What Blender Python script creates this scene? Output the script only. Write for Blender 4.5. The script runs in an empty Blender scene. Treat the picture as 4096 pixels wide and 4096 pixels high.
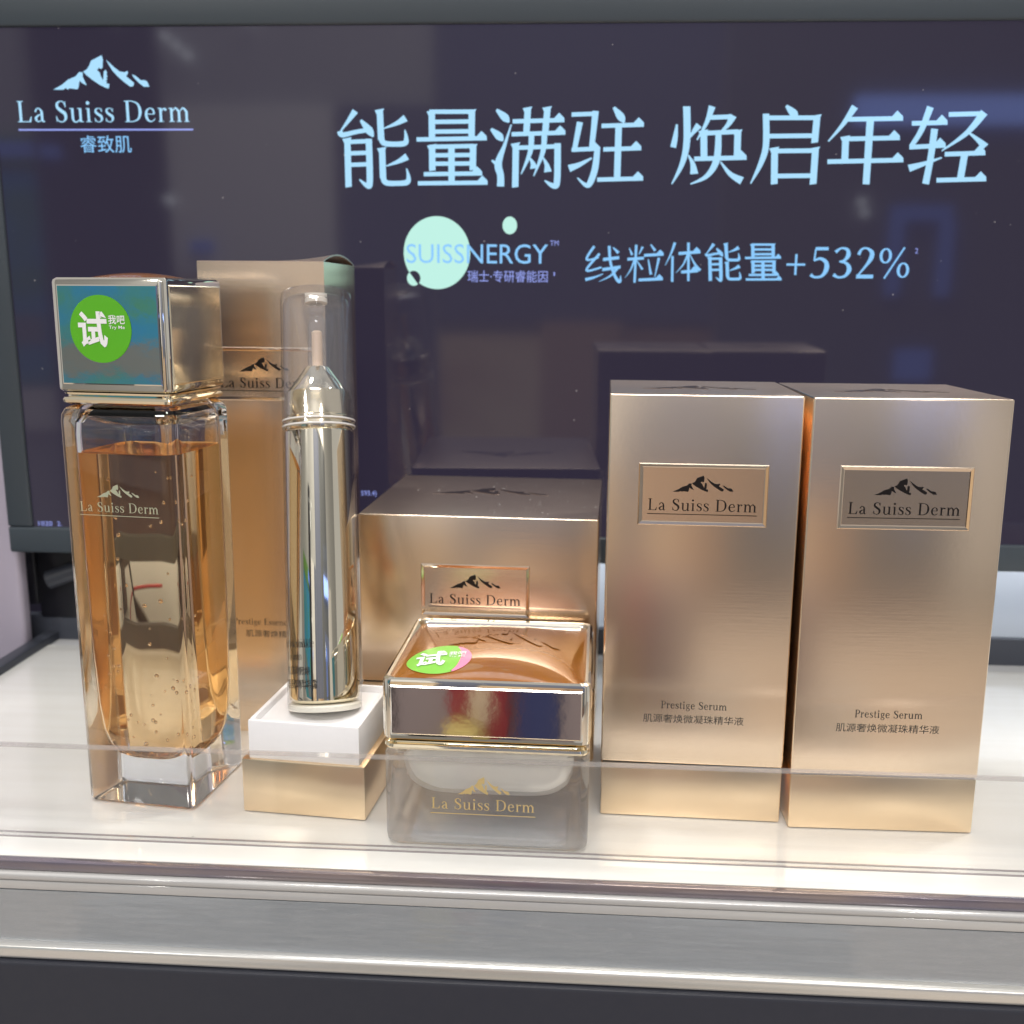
import bpy, bmesh, math, random
from mathutils import Matrix, Vector
from math import sin, cos, pi, radians
random.seed(7)
S = 0.01                      # everything below is written in centimetres
scene = bpy.context.scene
C = bpy.data.collections.new('scene'); scene.collection.children.link(C)

# ------------------------------------------------------------------ camera
cam_d = bpy.data.cameras.new('camera')
cam_d.sensor_width = 36.0
cam_d.lens = 37.06
cam_d.clip_start = 0.005; cam_d.clip_end = 50
cam_d.dof.use_dof = True
cam_d.dof.focus_distance = 0.305
cam_d.dof.aperture_fstop = 17
cam = bpy.data.objects.new('camera', cam_d); C.objects.link(cam)
yaw, pitch, roll = -0.0640, 0.19726, 0.0069
fw = Vector((sin(yaw)*cos(pitch), cos(yaw)*cos(pitch), -sin(pitch)))
rt = Vector((cos(yaw), -sin(yaw), 0)); up = rt.cross(fw)
r2 = rt*cos(roll) + up*sin(roll); u2 = -rt*sin(roll) + up*cos(roll)
m = Matrix((r2, u2, -fw)).transposed().to_4x4()
m.translation = Vector((4.5377, -27.8837, 15.6612))*S
cam.matrix_world = m
scene.camera = cam

# ------------------------------------------------------------------ world, light, exposure
world = bpy.data.worlds.new('World'); scene.world = world; world.use_nodes = True
bg = world.node_tree.nodes['Background']
bg.inputs[0].default_value = (0.93, 0.92, 0.92, 1); bg.inputs[1].default_value = 0.50

def lamp(name, loc, target, size, power, col=(1, .96, .9), shape='DISK', size_y=None):
    d = bpy.data.lights.new(name, 'AREA'); d.shape = shape; d.size = size*S
    if size_y: d.size_y = size_y*S
    d.energy = power; d.color = col; d.cycles.is_caustics_light = size < 30
    o = bpy.data.objects.new(name, d); C.objects.link(o)
    o.location = Vector(loc)*S
    o.rotation_euler = (Vector(target) - Vector(loc)).to_track_quat('-Z', 'Y').to_euler()
    return o
lamp('ceiling_spotlight', (75, 42, 165), (2, 3, 0), 16, 9.5, (1, .96, .90))
lamp('ceiling_spotlight', (-60, 30, 190), (-4, 3, 0), 20, 8.5, (1, .96, .91))
lamp('ceiling_downlight', (112, -250, 142), (60, -60, -30), 12, 9)
lamp('ceiling_downlight', (-165, -250, 142), (-70, -60, -30), 12, 9)
lamp('aisle_fill_light', (0, -150, 205), (0, -205, -40), 120, 60, (1, .97, .94), 'RECTANGLE', 70)  # unseen light added to brighten the aisle wall for the reflections
lamp('ceiling_track_light', (4, -14, 190), (4, -6, 0), 150, 6, (1, .98, .95), 'RECTANGLE', 14)
lamp('led_strip', (6, 19.6, 7.5), (6, 24, 1.5), 58, .28, (.85, .92, 1), 'RECTANGLE', 1.0)

scene.view_settings.view_transform = 'Standard'; scene.view_settings.look = 'None'
scene.view_settings.exposure = 0.06; scene.view_settings.gamma = 1
cy = scene.cycles
cy.use_denoising = True
cy.max_bounces = 24; cy.transmission_bounces = 20; cy.glossy_bounces = 8; cy.transparent_max_bounces = 24; cy.diffuse_bounces = 4
cy.sample_clamp_indirect = 6.0; cy.caustics_reflective = True; cy.caustics_refractive = True; cy.blur_glossy = 0.3

# ------------------------------------------------------------------ materials
MATS = {}
def newmat(name):
    mt = bpy.data.materials.new(name); mt.use_nodes = True
    nt = mt.node_tree; nt.nodes.clear()
    out = nt.nodes.new('ShaderNodeOutputMaterial')
    MATS[name] = mt
    return mt, nt, out
def N(nt, typ, **kw):
    n = nt.nodes.new(typ)
    for k, v in kw.items():
        if k in n.inputs: n.inputs[k].default_value = v
        else: setattr(n, k, v)
    return n
def add_specks(nt, tc, p, scale, size=.17, tone=.53):
    """sparse pale dust on a surface: colour, roughness and metal change at scattered points"""
    mp = N(nt, 'ShaderNodeMapping'); mp.inputs['Scale'].default_value = (scale*100,)*3
    vo = N(nt, 'ShaderNodeTexVoronoi'); vo.inputs['Scale'].default_value = 1
    nt.links.new(tc.outputs['Object'], mp.inputs[0]); nt.links.new(mp.outputs[0], vo.inputs['Vector'])
    sep = N(nt, 'ShaderNodeSeparateColor'); nt.links.new(vo.outputs['Color'], sep.inputs[0])
    th = N(nt, 'ShaderNodeMapRange'); th.inputs[1].default_value = .5; th.inputs[2].default_value = 1.; th.inputs[3].default_value = 0.; th.inputs[4].default_value = size
    nt.links.new(sep.outputs[0], th.inputs[0])
    lt = N(nt, 'ShaderNodeMath', operation='LESS_THAN'); nt.links.new(vo.outputs['Distance'], lt.inputs[0]); nt.links.new(th.outputs[0], lt.inputs[1])
    def mixin(sock, val):
        old = p.inputs[sock]
        mx = N(nt, 'ShaderNodeMix', data_type='RGBA' if old.type == 'RGBA' else 'FLOAT')
        a_, b_ = (6, 7) if old.type == 'RGBA' else (2, 3)
        if old.is_linked: nt.links.new(old.links[0].from_socket, mx.inputs[a_])
        else: mx.inputs[a_].default_value = old.default_value
        mx.inputs[b_].default_value = val
        nt.links.new(lt.outputs[0], mx.inputs[0]); nt.links.new(mx.outputs[2 if old.type == 'RGBA' else 0], old)
    mixin('Base Color', (tone, tone*.96, tone*.93, 1)); mixin('Roughness', .8); mixin('Metallic', 0.)
def pbr(name, col, rough=.5, metal=0., coat=0., coat_rough=.03, ior=1.5, spec=.5, noise=None, bump=None, rough_noise=None, specks=None):
    """noise=(scale vec, amount) colour variation; bump=[(scale vec, strength, distance cm)]"""
    mt, nt, out = newmat(name)
    p = N(nt, 'ShaderNodeBsdfPrincipled')
    p.inputs['Base Color'].default_value = (*col, 1); p.inputs['Roughness'].default_value = rough
    p.inputs['Metallic'].default_value = metal; p.inputs['Coat Weight'].default_value = coat
    p.inputs['Coat Roughness'].default_value = coat_rough; p.inputs['IOR'].default_value = ior
    p.inputs['Specular IOR Level'].default_value = spec
    nt.links.new(p.outputs[0], out.inputs[0])
    tc = N(nt, 'ShaderNodeTexCoord')
    def noise_tex(scale, detail=3):
        mp = N(nt, 'ShaderNodeMapping'); mp.inputs['Scale'].default_value = tuple(s*100 for s in scale)
        nt.links.new(tc.outputs['Object'], mp.inputs[0])
        t = N(nt, 'ShaderNodeTexNoise'); t.inputs['Scale'].default_value = 1; t.inputs['Detail'].default_value = detail
        nt.links.new(mp.outputs[0], t.inputs['Vector'])
        return t.outputs[0]
    if noise:
        sc, amt, col2 = noise
        mx = N(nt, 'ShaderNodeMix', data_type='RGBA')
        rmp = N(nt, 'ShaderNodeMapRange'); rmp.inputs[1].default_value = .35; rmp.inputs[2].default_value = .7
        rmp.inputs[3].default_value = 0; rmp.inputs[4].default_value = amt
        nt.links.new(noise_tex(sc), rmp.inputs[0]); nt.links.new(rmp.outputs[0], mx.inputs[0])
        mx.inputs[6].default_value = (*col, 1); mx.inputs[7].default_value = (*col2, 1)
        nt.links.new(mx.outputs[2], p.inputs['Base Color'])
    if rough_noise:
        sc, lo, hi = rough_noise
        rmp = N(nt, 'ShaderNodeMapRange'); rmp.inputs[1].default_value = .3; rmp.inputs[2].default_value = .7
        rmp.inputs[3].default_value = lo; rmp.inputs[4].default_value = hi
        nt.links.new(noise_tex(sc), rmp.inputs[0]); nt.links.new(rmp.outputs[0], p.inputs['Roughness'])
    if specks: add_specks(nt, tc, p, specks, *((.17, .53) if specks > 2 else (.03, .35)))
    prev = None
    for b in (bump or []):
        sc, st, dist = b
        bp = N(nt, 'ShaderNodeBump'); bp.inputs['Strength'].default_value = st; bp.inputs['Distance'].default_value = dist*S
        nt.links.new(noise_tex(sc), bp.inputs['Height'])
        if prev: nt.links.new(prev, bp.inputs['Normal'])
        prev = bp.outputs[0]
    if prev: nt.links.new(prev, p.inputs['Normal'])
    return mt
def glass(name, col, ior, rough=0.):
    mt, nt, out = newmat(name)
    g = N(nt, 'ShaderNodeBsdfGlass'); g.inputs['Color'].default_value = (*col, 1)
    g.inputs['IOR'].default_value = ior; g.inputs['Roughness'].default_value = rough
    nt.links.new(g.outputs[0], out.inputs[0]); return mt
def milky_glass(name, col, ior, scatter, amount, through=0.):
    mt, nt, out = newmat(name)
    g = N(nt, 'ShaderNodeBsdfGlass'); g.inputs['Color'].default_value = (*col, 1); g.inputs['IOR'].default_value = ior; g.inputs['Roughness'].default_value = 0
    tl = N(nt, 'ShaderNodeBsdfTranslucent'); tl.inputs[0].default_value = (*scatter, 1)
    df = N(nt, 'ShaderNodeBsdfDiffuse'); df.inputs[0].default_value = (*scatter, 1)
    m1 = N(nt, 'ShaderNodeMixShader'); m1.inputs[0].default_value = .5
    m2 = N(nt, 'ShaderNodeMixShader'); m2.inputs[0].default_value = amount
    nt.links.new(tl.outputs[0], m1.inputs[1]); nt.links.new(df.outputs[0], m1.inputs[2])
    nt.links.new(g.outputs[0], m2.inputs[1]); nt.links.new(m1.outputs[0], m2.inputs[2])
    last = m2.outputs[0]
    if through:
        tp = N(nt, 'ShaderNodeBsdfTransparent'); tp.inputs[0].default_value = (*col, 1)
        m3 = N(nt, 'ShaderNodeMixShader'); m3.inputs[0].default_value = through
        nt.links.new(last, m3.inputs[1]); nt.links.new(tp.outputs[0], m3.inputs[2]); last = m3.outputs[0]
    nt.links.new(last, out.inputs[0])
    return mt
def thin_clear(name, tint=(.97, .97, .97), ior=1.49, rough=.02, haze=0., bump=None, scuff=None):
    """a thin clear sheet: fresnel reflection over straight-through transmission, a little surface haze"""
    mt, nt, out = newmat(name)
    fr = N(nt, 'ShaderNodeFresnel')
    ge = N(nt, 'ShaderNodeNewGeometry'); io = N(nt, 'ShaderNodeMapRange')     # the sheet reflects alike from both of its sides
    io.inputs[3].default_value = ior; io.inputs[4].default_value = 1/ior
    nt.links.new(ge.outputs['Backfacing'], io.inputs[0]); nt.links.new(io.outputs[0], fr.inputs['IOR'])
    tr = N(nt, 'ShaderNodeBsdfTransparent'); tr.inputs[0].default_value = (*tint, 1)
    gl = N(nt, 'ShaderNodeBsdfGlossy'); gl.inputs['Roughness'].default_value = rough
    mx = N(nt, 'ShaderNodeMixShader')
    nt.links.new(fr.outputs[0], mx.inputs[0]); nt.links.new(tr.outputs[0], mx.inputs[1]); nt.links.new(gl.outputs[0], mx.inputs[2])
    last = mx.outputs[0]
    if haze:
        df = N(nt, 'ShaderNodeBsdfDiffuse'); df.inputs[0].default_value = (.8, .8, .8, 1)
        m2 = N(nt, 'ShaderNodeMixShader'); m2.inputs[0].default_value = haze
        if scuff:
            tc0 = N(nt, 'ShaderNodeTexCoord'); mp0 = N(nt, 'ShaderNodeMapping'); mp0.inputs['Scale'].default_value = tuple(q*100 for q in scuff)
            t0 = N(nt, 'ShaderNodeTexNoise'); t0.inputs['Scale'].default_value = 1; t0.inputs['Detail'].default_value = 8; t0.inputs['Roughness'].default_value = .75
            r0 = N(nt, 'ShaderNodeMapRange'); r0.inputs[1].default_value = .48; r0.inputs[2].default_value = .75; r0.inputs[3].default_value = haze*.6; r0.inputs[4].default_value = haze*1.9
            nt.links.new(tc0.outputs['Object'], mp0.inputs[0]); nt.links.new(mp0.outputs[0], t0.inputs['Vector']); nt.links.new(t0.outputs[0], r0.inputs[0]); nt.links.new(r0.outputs[0], m2.inputs[0])
        nt.links.new(last, m2.inputs[1]); nt.links.new(df.outputs[0], m2.inputs[2]); last = m2.outputs[0]
    if bump:
        tc = N(nt, 'ShaderNodeTexCoord'); mp = N(nt, 'ShaderNodeMapping'); mp.inputs['Scale'].default_value = tuple(s*100 for s in bump[0])
        t = N(nt, 'ShaderNodeTexNoise'); t.inputs['Scale'].default_value = 1
        bp = N(nt, 'ShaderNodeBump'); bp.inputs['Strength'].default_value = bump[1]; bp.inputs['Distance'].default_value = bump[2]*S
        nt.links.new(tc.outputs['Object'], mp.inputs[0]); nt.links.new(mp.outputs[0], t.inputs['Vector'])
        nt.links.new(t.outputs[0], bp.inputs['Height']); nt.links.new(bp.outputs[0], gl.inputs['Normal'])
    nt.links.new(last, out.inputs[0]); return mt
def emit(name, col, strength=1.):
    mt, nt, out = newmat(name)
    e = N(nt, 'ShaderNodeEmission'); e.inputs[0].default_value = (*col, 1); e.inputs[1].default_value = strength
    nt.links.new(e.outputs[0], out.inputs[0]); return mt
def lit_pixels(name, col, strength=1., specks=None):
    """a lit area of the display seen through its glossy front"""
    mt, nt, out = newmat(name)
    p = N(nt, 'ShaderNodeBsdfPrincipled'); p.inputs['Base Color'].default_value = (.01, .01, .012, 1)
    p.inputs['Roughness'].default_value = .055; p.inputs['IOR'].default_value = 1.62; p.inputs['Emission Color'].default_value = (*col, 1); p.inputs['Emission Strength'].default_value = strength
    if specks: add_specks(nt, N(nt, 'ShaderNodeTexCoord'), p, specks, .05, .30)
    nt.links.new(p.outputs[0], out.inputs[0]); return mt

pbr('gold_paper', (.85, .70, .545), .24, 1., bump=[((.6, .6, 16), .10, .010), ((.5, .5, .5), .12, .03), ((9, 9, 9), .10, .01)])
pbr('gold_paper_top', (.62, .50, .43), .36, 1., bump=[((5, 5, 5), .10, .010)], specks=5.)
pbr('gold_foil', (.86, .68, .46), .30, 1., bump=[((.7, .7, .7), .2, .03), ((20, 20, 20), .1, .005)])
pbr('plaque_gold', (.84, .67, .48), .24, 1., bump=[((6, 6, 6), .12, .01)])
pbr('groove_gold', (.80, .66, .52), .10, 1.)
pbr('black_foil', (.010, .008, .008), .3, 0., spec=.3)
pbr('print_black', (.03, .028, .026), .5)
pbr('dull_emboss', (.34, .28, .25), .28, 1.)
pbr('cap_chrome', (.88, .83, .72), .045, 1., bump=[((.45, .45, .45), .16, .05), ((3, 3, 3), .04, .02)])
pbr('lid_chrome', (.88, .83, .76), .06, 1., bump=[((.45, .45, .45), .10, .05), ((3, 3, 3), .04, .02)])
pbr('side_reflection_gold', (.86, .74, .54), .13, 1., bump=[((.6, .6, .6), .1, .05)])  # golden-brown reflection on the cap's right plate put into the metal colour
pbr('cap_gold', (.90, .80, .60), .05, 1., bump=[((.6, .6, .6), .08, .05)])
pbr('silver_mirror', (.93, .86, .70), .03, 1., bump=[((.5, .5, .12), .05, .03)])
pbr('silver_satin', (.90, .79, .58), .14, 1., bump=[((3, 3, 3), .1, .02)])
pbr('amber_resin', (.30, .095, .004), .25, .12, coat=1., coat_rough=.02, noise=((.5, .5, .5), .6, (.36, .14, .008)), bump=[((.6, .6, .6), .14, .05), ((2.2, 2.2, 2.2), .30, .02)])
glass('clear_glass', (.99, .985, .98), 1.5)
milky_glass('glass_to_liquid', (1., .86, .65), 1.36/1.5, (1., .64, .40), .045)
glass('glass_to_air', (.99, .99, .99), 1/1.5)
milky_glass('liquid_surface', (1., .66, .32), 1.36, (.95, .45, .12), .25)
glass('bubble_air', (1, 1, 1), 1/1.36)
milky_glass('jar_glass', (.985, .99, 1.), 1.5, (.86, .88, .92), .12, through=.45)
pbr('base_label', (.74, .75, .78), .6, noise=((4, 4, 4), .4, (.6, .62, .66)))
pbr('cream_cup', (.90, .86, .77), .45, coat=.2)
pbr('white_card', (.80, .79, .80), .6, noise=((3, 3, 3), .15, (.72, .71, .72)), bump=[((8, 8, 8), .15, .02)])
pbr('white_foot', (.80, .77, .68), .3)
thin_clear('clear_plastic', (.965, .965, .965), 1.49, .02)
thin_clear('clear_plastic_cap', (.95, .955, .97), 1.58, .02, haze=.02, bump=((.8, .8, .3), .08, .03))
thin_clear('acrylic_sheet', (.985, .985, .985), 1.49, .015, haze=.022)
thin_clear('acrylic_rim', (.9, .88, .87), 1.49, .1, haze=.12)
pbr('acrylic_edge', (.72, .70, .68), .12, 0., coat=.6)
pbr('acrylic_joint', (.30, .27, .27), .25, 0., coat=.6)
pbr('peach_plastic', (.80, .58, .40), .4)
pbr('ivory_plastic', (.80, .72, .60), .4)
pbr('sticker_green', (.10, .42, .012), .35, coat=.3)
pbr('sticker_green_pale', (.22, .56, .07), .35, coat=.3)
pbr('sticker_pink', (.85, .25, .40), .35, coat=.3)
pbr('sticker_white', (.82, .82, .82), .4)
pbr('gold_print', (.78, .60, .26), .3, .35)
pbr('foil_green_gold', (.62, .64, .46), .35, .6)
pbr('white_laminate', (.74, .735, .705), .22, 0., coat=.8, coat_rough=.04, noise=((.12, 2.2, 1), .35, (.67, .65, .60)), specks=.9)
pbr('back_strip', (.50, .50, .50), .4)
pbr('edge_strip', (.30, .24, .21), .12, .3, coat=1., noise=((.16, 1, 1), .9, (.12, .11, .17)))  # mottled tint stands in for product colours mirrored inside the clear edge
pbr('ledge', (.50, .49, .47), .12, 0., coat=1., coat_rough=.05, noise=((.08, 2, 2), .6, (.36, .36, .37)))
thin_clear('channel_cover', (.97, .97, .97), 1.49, .05, haze=.07, bump=((.25, 2, 2), .35, .05), scuff=(1.2, 6, 7))
pbr('price_channel', (.31, .335, .36), .22, 0., coat=1., coat_rough=.06, noise=((.3, 2, 9), .2, (.44, .46, .48)), bump=[((.3, 4, 9), .2, .03)])
pbr('rail_metal', (.66, .66, .65), .24, .6, noise=((.07, 1, 1), .4, (.8, .74, .6)))
pbr('counter_black', (.022, .024, .034), .45, noise=((4, 4, 4), .3, (.03, .03, .04)))
pbr('rail_dark', (.045, .05, .065), .45)
pbr('bezel_grey', (.042, .054, .066), .42, bump=[((30, 30, 30), .05, .005)])
pbr('purple_panel', (.42, .38, .46), .4)
pbr('dark_panel', (.055, .045, .07), .5)
pbr('light_wall', (.74, .77, .82), .5)
pbr('mount_black', (.010, .010, .014), .4)
lit_pixels('screen_dark', (.021, .0165, .034), 1., specks=1.6)
lit_pixels('pixels_blue', (.25, .57, .95), 1.)
lit_pixels('pixels_pale', (.40, .72, .98), 1.)
lit_pixels('pixels_violet', (.30, .36, .85), 1.)
lit_pixels('pixels_mint', (.50, .84, .74), 1.)
pbr('floor_tile', (.55, .47, .40), .3)
pbr('shop_teal', (.02, .22, .50), .5, noise=((.06, .05, .12), 1., (.06, .25, .16)))
_nt = MATS['shop_teal'].node_tree; _p = [n for n in _nt.nodes if n.type == 'BSDF_PRINCIPLED'][0]
_nt.links.new(_p.inputs['Base Color'].links[0].from_socket, _p.inputs['Emission Color']); _p.inputs['Emission Strength'].default_value = .18   # a backlit poster
pbr('shop_warm', (.60, .44, .29), .5, noise=((.03, .03, .05), 1., (.82, .68, .48)))
for nm, c in dict(white2=(.20, .23, .25), slate=(.125, .135, .15), tan=(.40, .27, .18), orange=(.50, .35, .24), cabinet=(.16, .11, .10), bluegrey=(.13, .15, .22), mauve=(.40, .34, .36), brown=(.32, .18, .10), grey=(.42, .43, .44), dark=(.02, .02, .025), red=(.42, .04, .06), yellow=(.60, .50, .18), blue=(.05, .07, .22), green=(.14, .32, .05), white=(.75, .75, .75)).items():
    pbr('shop_'+nm, c, .5)

# ------------------------------------------------------------------ object helpers
def mesh_obj(name, verts, faces, mat, parent=None, smooth=False, idx=None):
    me = bpy.data.meshes.new(name)
    me.from_pydata([tuple(c*S for c in v) for v in verts], [], faces)
    mats = mat if isinstance(mat, (list, tuple)) else [mat]
    for mm in mats: me.materials.append(MATS[mm])
    if idx: me.polygons.foreach_set('material_index', idx)
    if smooth: me.polygons.foreach_set('use_smooth', [True]*len(me.polygons))
    me.update()
    o = bpy.data.objects.new(name, me); C.objects.link(o); o.parent = parent
    return o
def bm_obj(name, bm, mat, parent=None, smooth=None):
    bmesh.ops.recalc_face_normals(bm, faces=bm.faces)
    me = bpy.data.meshes.new(name); bmesh.ops.scale(bm, vec=(S, S, S), verts=bm.verts); bm.to_mesh(me); bm.free()
    mats = mat if isinstance(mat, (list, tuple)) else [mat]
    for mm in mats: me.materials.append(MATS[mm])
    if smooth is not None:
        me.polygons.foreach_set('use_smooth', [True]*len(me.polygons))
        me.set_sharp_from_angle(angle=radians(smooth))
    o = bpy.data.objects.new(name, me); C.objects.link(o); o.parent = parent
    return o
def box_bm(x0, x1, y0, y1, z0, z1, bev=0., seg=2, bm=None):
    b = bmesh.new()
    bmesh.ops.create_cube(b, size=1)
    for v in b.verts:
        v.co = Vector(((x0+x1)/2 + v.co.x*(x1-x0), (y0+y1)/2 + v.co.y*(y1-y0), (z0+z1)/2 + v.co.z*(z1-z0)))
    if bev: bmesh.ops.bevel(b, geom=list(b.edges), offset=bev, segments=seg, profile=.5, affect='EDGES')
    if bm is None: return b
    me = bpy.data.meshes.new('tmp'); b.to_mesh(me); b.free(); bm.from_mesh(me); bpy.data.meshes.remove(me)
    return bm
def box(name, x0, x1, y0, y1, z0, z1, mat, parent=None, bev=0., seg=2):
    return bm_obj(name, box_bm(x0, x1, y0, y1, z0, z1, bev, seg), mat, parent, smooth=35 if bev else None)
def empty(name, loc, rz, label, cat, group=None):
    o = bpy.data.objects.new(name, None); C.objects.link(o); o.empty_display_size = .01
    o.location = Vector(loc)*S; o.rotation_euler = (0, 0, rz)
    o['label'] = label; o['category'] = cat
    if group: o['group'] = group
    return o
def struct(o): o['kind'] = 'structure'; return o
def rsq(half, r, z, n=6, cx=0, cy=0, hy=None):
    hy = half if hy is None else hy
    r = min(r, half*.999, hy*.999); pts = []
    for k, (sx, sy) in enumerate(((1, -1), (1, 1), (-1, 1), (-1, -1))):
        a0 = -pi/2 + k*pi/2
        for i in range(n+1):
            a = a0 + i/n*pi/2
            pts.append((cx + sx*(half-r) + r*cos(a), cy + sy*(hy-r) + r*sin(a), z))
    return pts
def loft(rings, cap0=True, cap1=True):
    verts = []; faces = []; n = len(rings[0])
    for rg in rings: verts += rg
    for k in range(len(rings)-1):
        for i in range(n):
            j = (i+1) % n
            faces.append((k*n+i, k*n+j, (k+1)*n+j, (k+1)*n+i))
    if cap0: faces.append(tuple(reversed(range(n))))
    if cap1: faces.append(tuple((len(rings)-1)*n + i for i in range(n)))
    return verts, faces
def lofted(name, rings, mat, parent, cap0=True, cap1=True, sharp=32):
    v, f = loft(rings, cap0, cap1)
    o = mesh_obj(name, v, f, mat, parent, smooth=True)
    o.data.set_sharp_from_angle(angle=radians(sharp)); return o
def lathe(name, prof, mat, parent, n=72, cap0=True, cap1=True, sharp=32):
    rings = [[(r*cos(2*pi*i/n), r*sin(2*pi*i/n), z) for i in range(n)] for r, z in prof]
    return lofted(name, rings, mat, parent, cap0, cap1, sharp)
def cyl_between(name, a, b, r, mat, parent, n=24):
    a, b = Vector(a), Vector(b); d = (b-a).normalized(); u = d.orthogonal().normalized(); w = d.cross(u)
    rings = [[tuple(p + (u*cos(2*pi*i/n) + w*sin(2*pi*i/n))*r) for i in range(n)] for p in (a, b)]
    return lofted(name, rings, mat, parent)

# ------------------------------------------------------------------ lettering: pen strokes
def crom(pts, ws, sub=6):
    if len(pts) < 3: return list(pts), list(ws)
    P = [pts[0]] + list(pts) + [pts[-1]]; Wd = [ws[0]] + list(ws) + [ws[-1]]
    op, ow = [], []
    for i in range(1, len(P)-2):
        for k in range(sub):
            t = k/sub
            f = lambda a, b, c, d: .5*((2*b) + (c-a)*t + (2*a-5*b+4*c-d)*t*t + (3*b-a-3*c+d)*t**3)
            op.append(tuple(f(P[i-1][c], P[i][c], P[i+1][c], P[i+2][c]) for c in (0, 1)))
            ow.append(f(Wd[i-1], Wd[i], Wd[i+1], Wd[i+2]))
    op.append(pts[-1]); ow.append(ws[-1]); return op, ow
def pen(pts, ws, sub=6):
    if not isinstance(ws, (list, tuple)): ws = [ws]*len(pts)
    p, w = crom(pts, ws, sub); L, Rr = [], []
    for i in range(len(p)):
        a = p[max(i-1, 0)]; b = p[min(i+1, len(p)-1)]
        dx, dy = b[0]-a[0], b[1]-a[1]; l = math.hypot(dx, dy) or 1e-6
        nx, ny = -dy/l*w[i]/2, dx/l*w[i]/2
        L.append((p[i][0]+nx, p[i][1]+ny)); Rr.append((p[i][0]-nx, p[i][1]-ny))
    return [[Rr[i], Rr[i+1], L[i+1], L[i]] for i in range(len(p)-1)]
def rect(x0, x1, y0, y1): return [[(x0, y0), (x1, y0), (x1, y1), (x0, y1)]]
def disc(x, y, rx, ry=None, n=28):
    ry = ry or rx
    return [[(x + rx*cos(2*pi*i/n), y + ry*sin(2*pi*i/n)) for i in range(n)]]
def ring(x, y, rx, ry, th, tv, n=24):
    pts = [(x + (rx)*cos(2*pi*i/n), y + (ry)*sin(2*pi*i/n)) for i in range(n+1)]
    ws = [tv + (th-tv)*abs(cos(2*pi*i/n))**1.3 for i in range(n+1)]
    return pen(pts, ws, 1)
T = .135
def stem(x, y0, y1, w=T): return rect(x-w/2, x+w/2, y0, y1)
def ser(x0, x1, y): return rect(x0, x1, y, y+.038)
SP = [(.53, .76), (.46, .94), (.31, .985), (.15, .88), (.15, .70), (.32, .54), (.50, .40), (.53, .19), (.42, .035), (.26, .015), (.13, .10), (.085, .26)]
SW = [.03, .05, .05, .11, .14, .16, .16, .13, .06, .05, .05, .03]
XH = .66
def arch(x0, x1): return pen([(x0, .48), (x0+.12, .61), (x1-.14, .645), (x1, .48)], [.04, .06, .08, .12])
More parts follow.
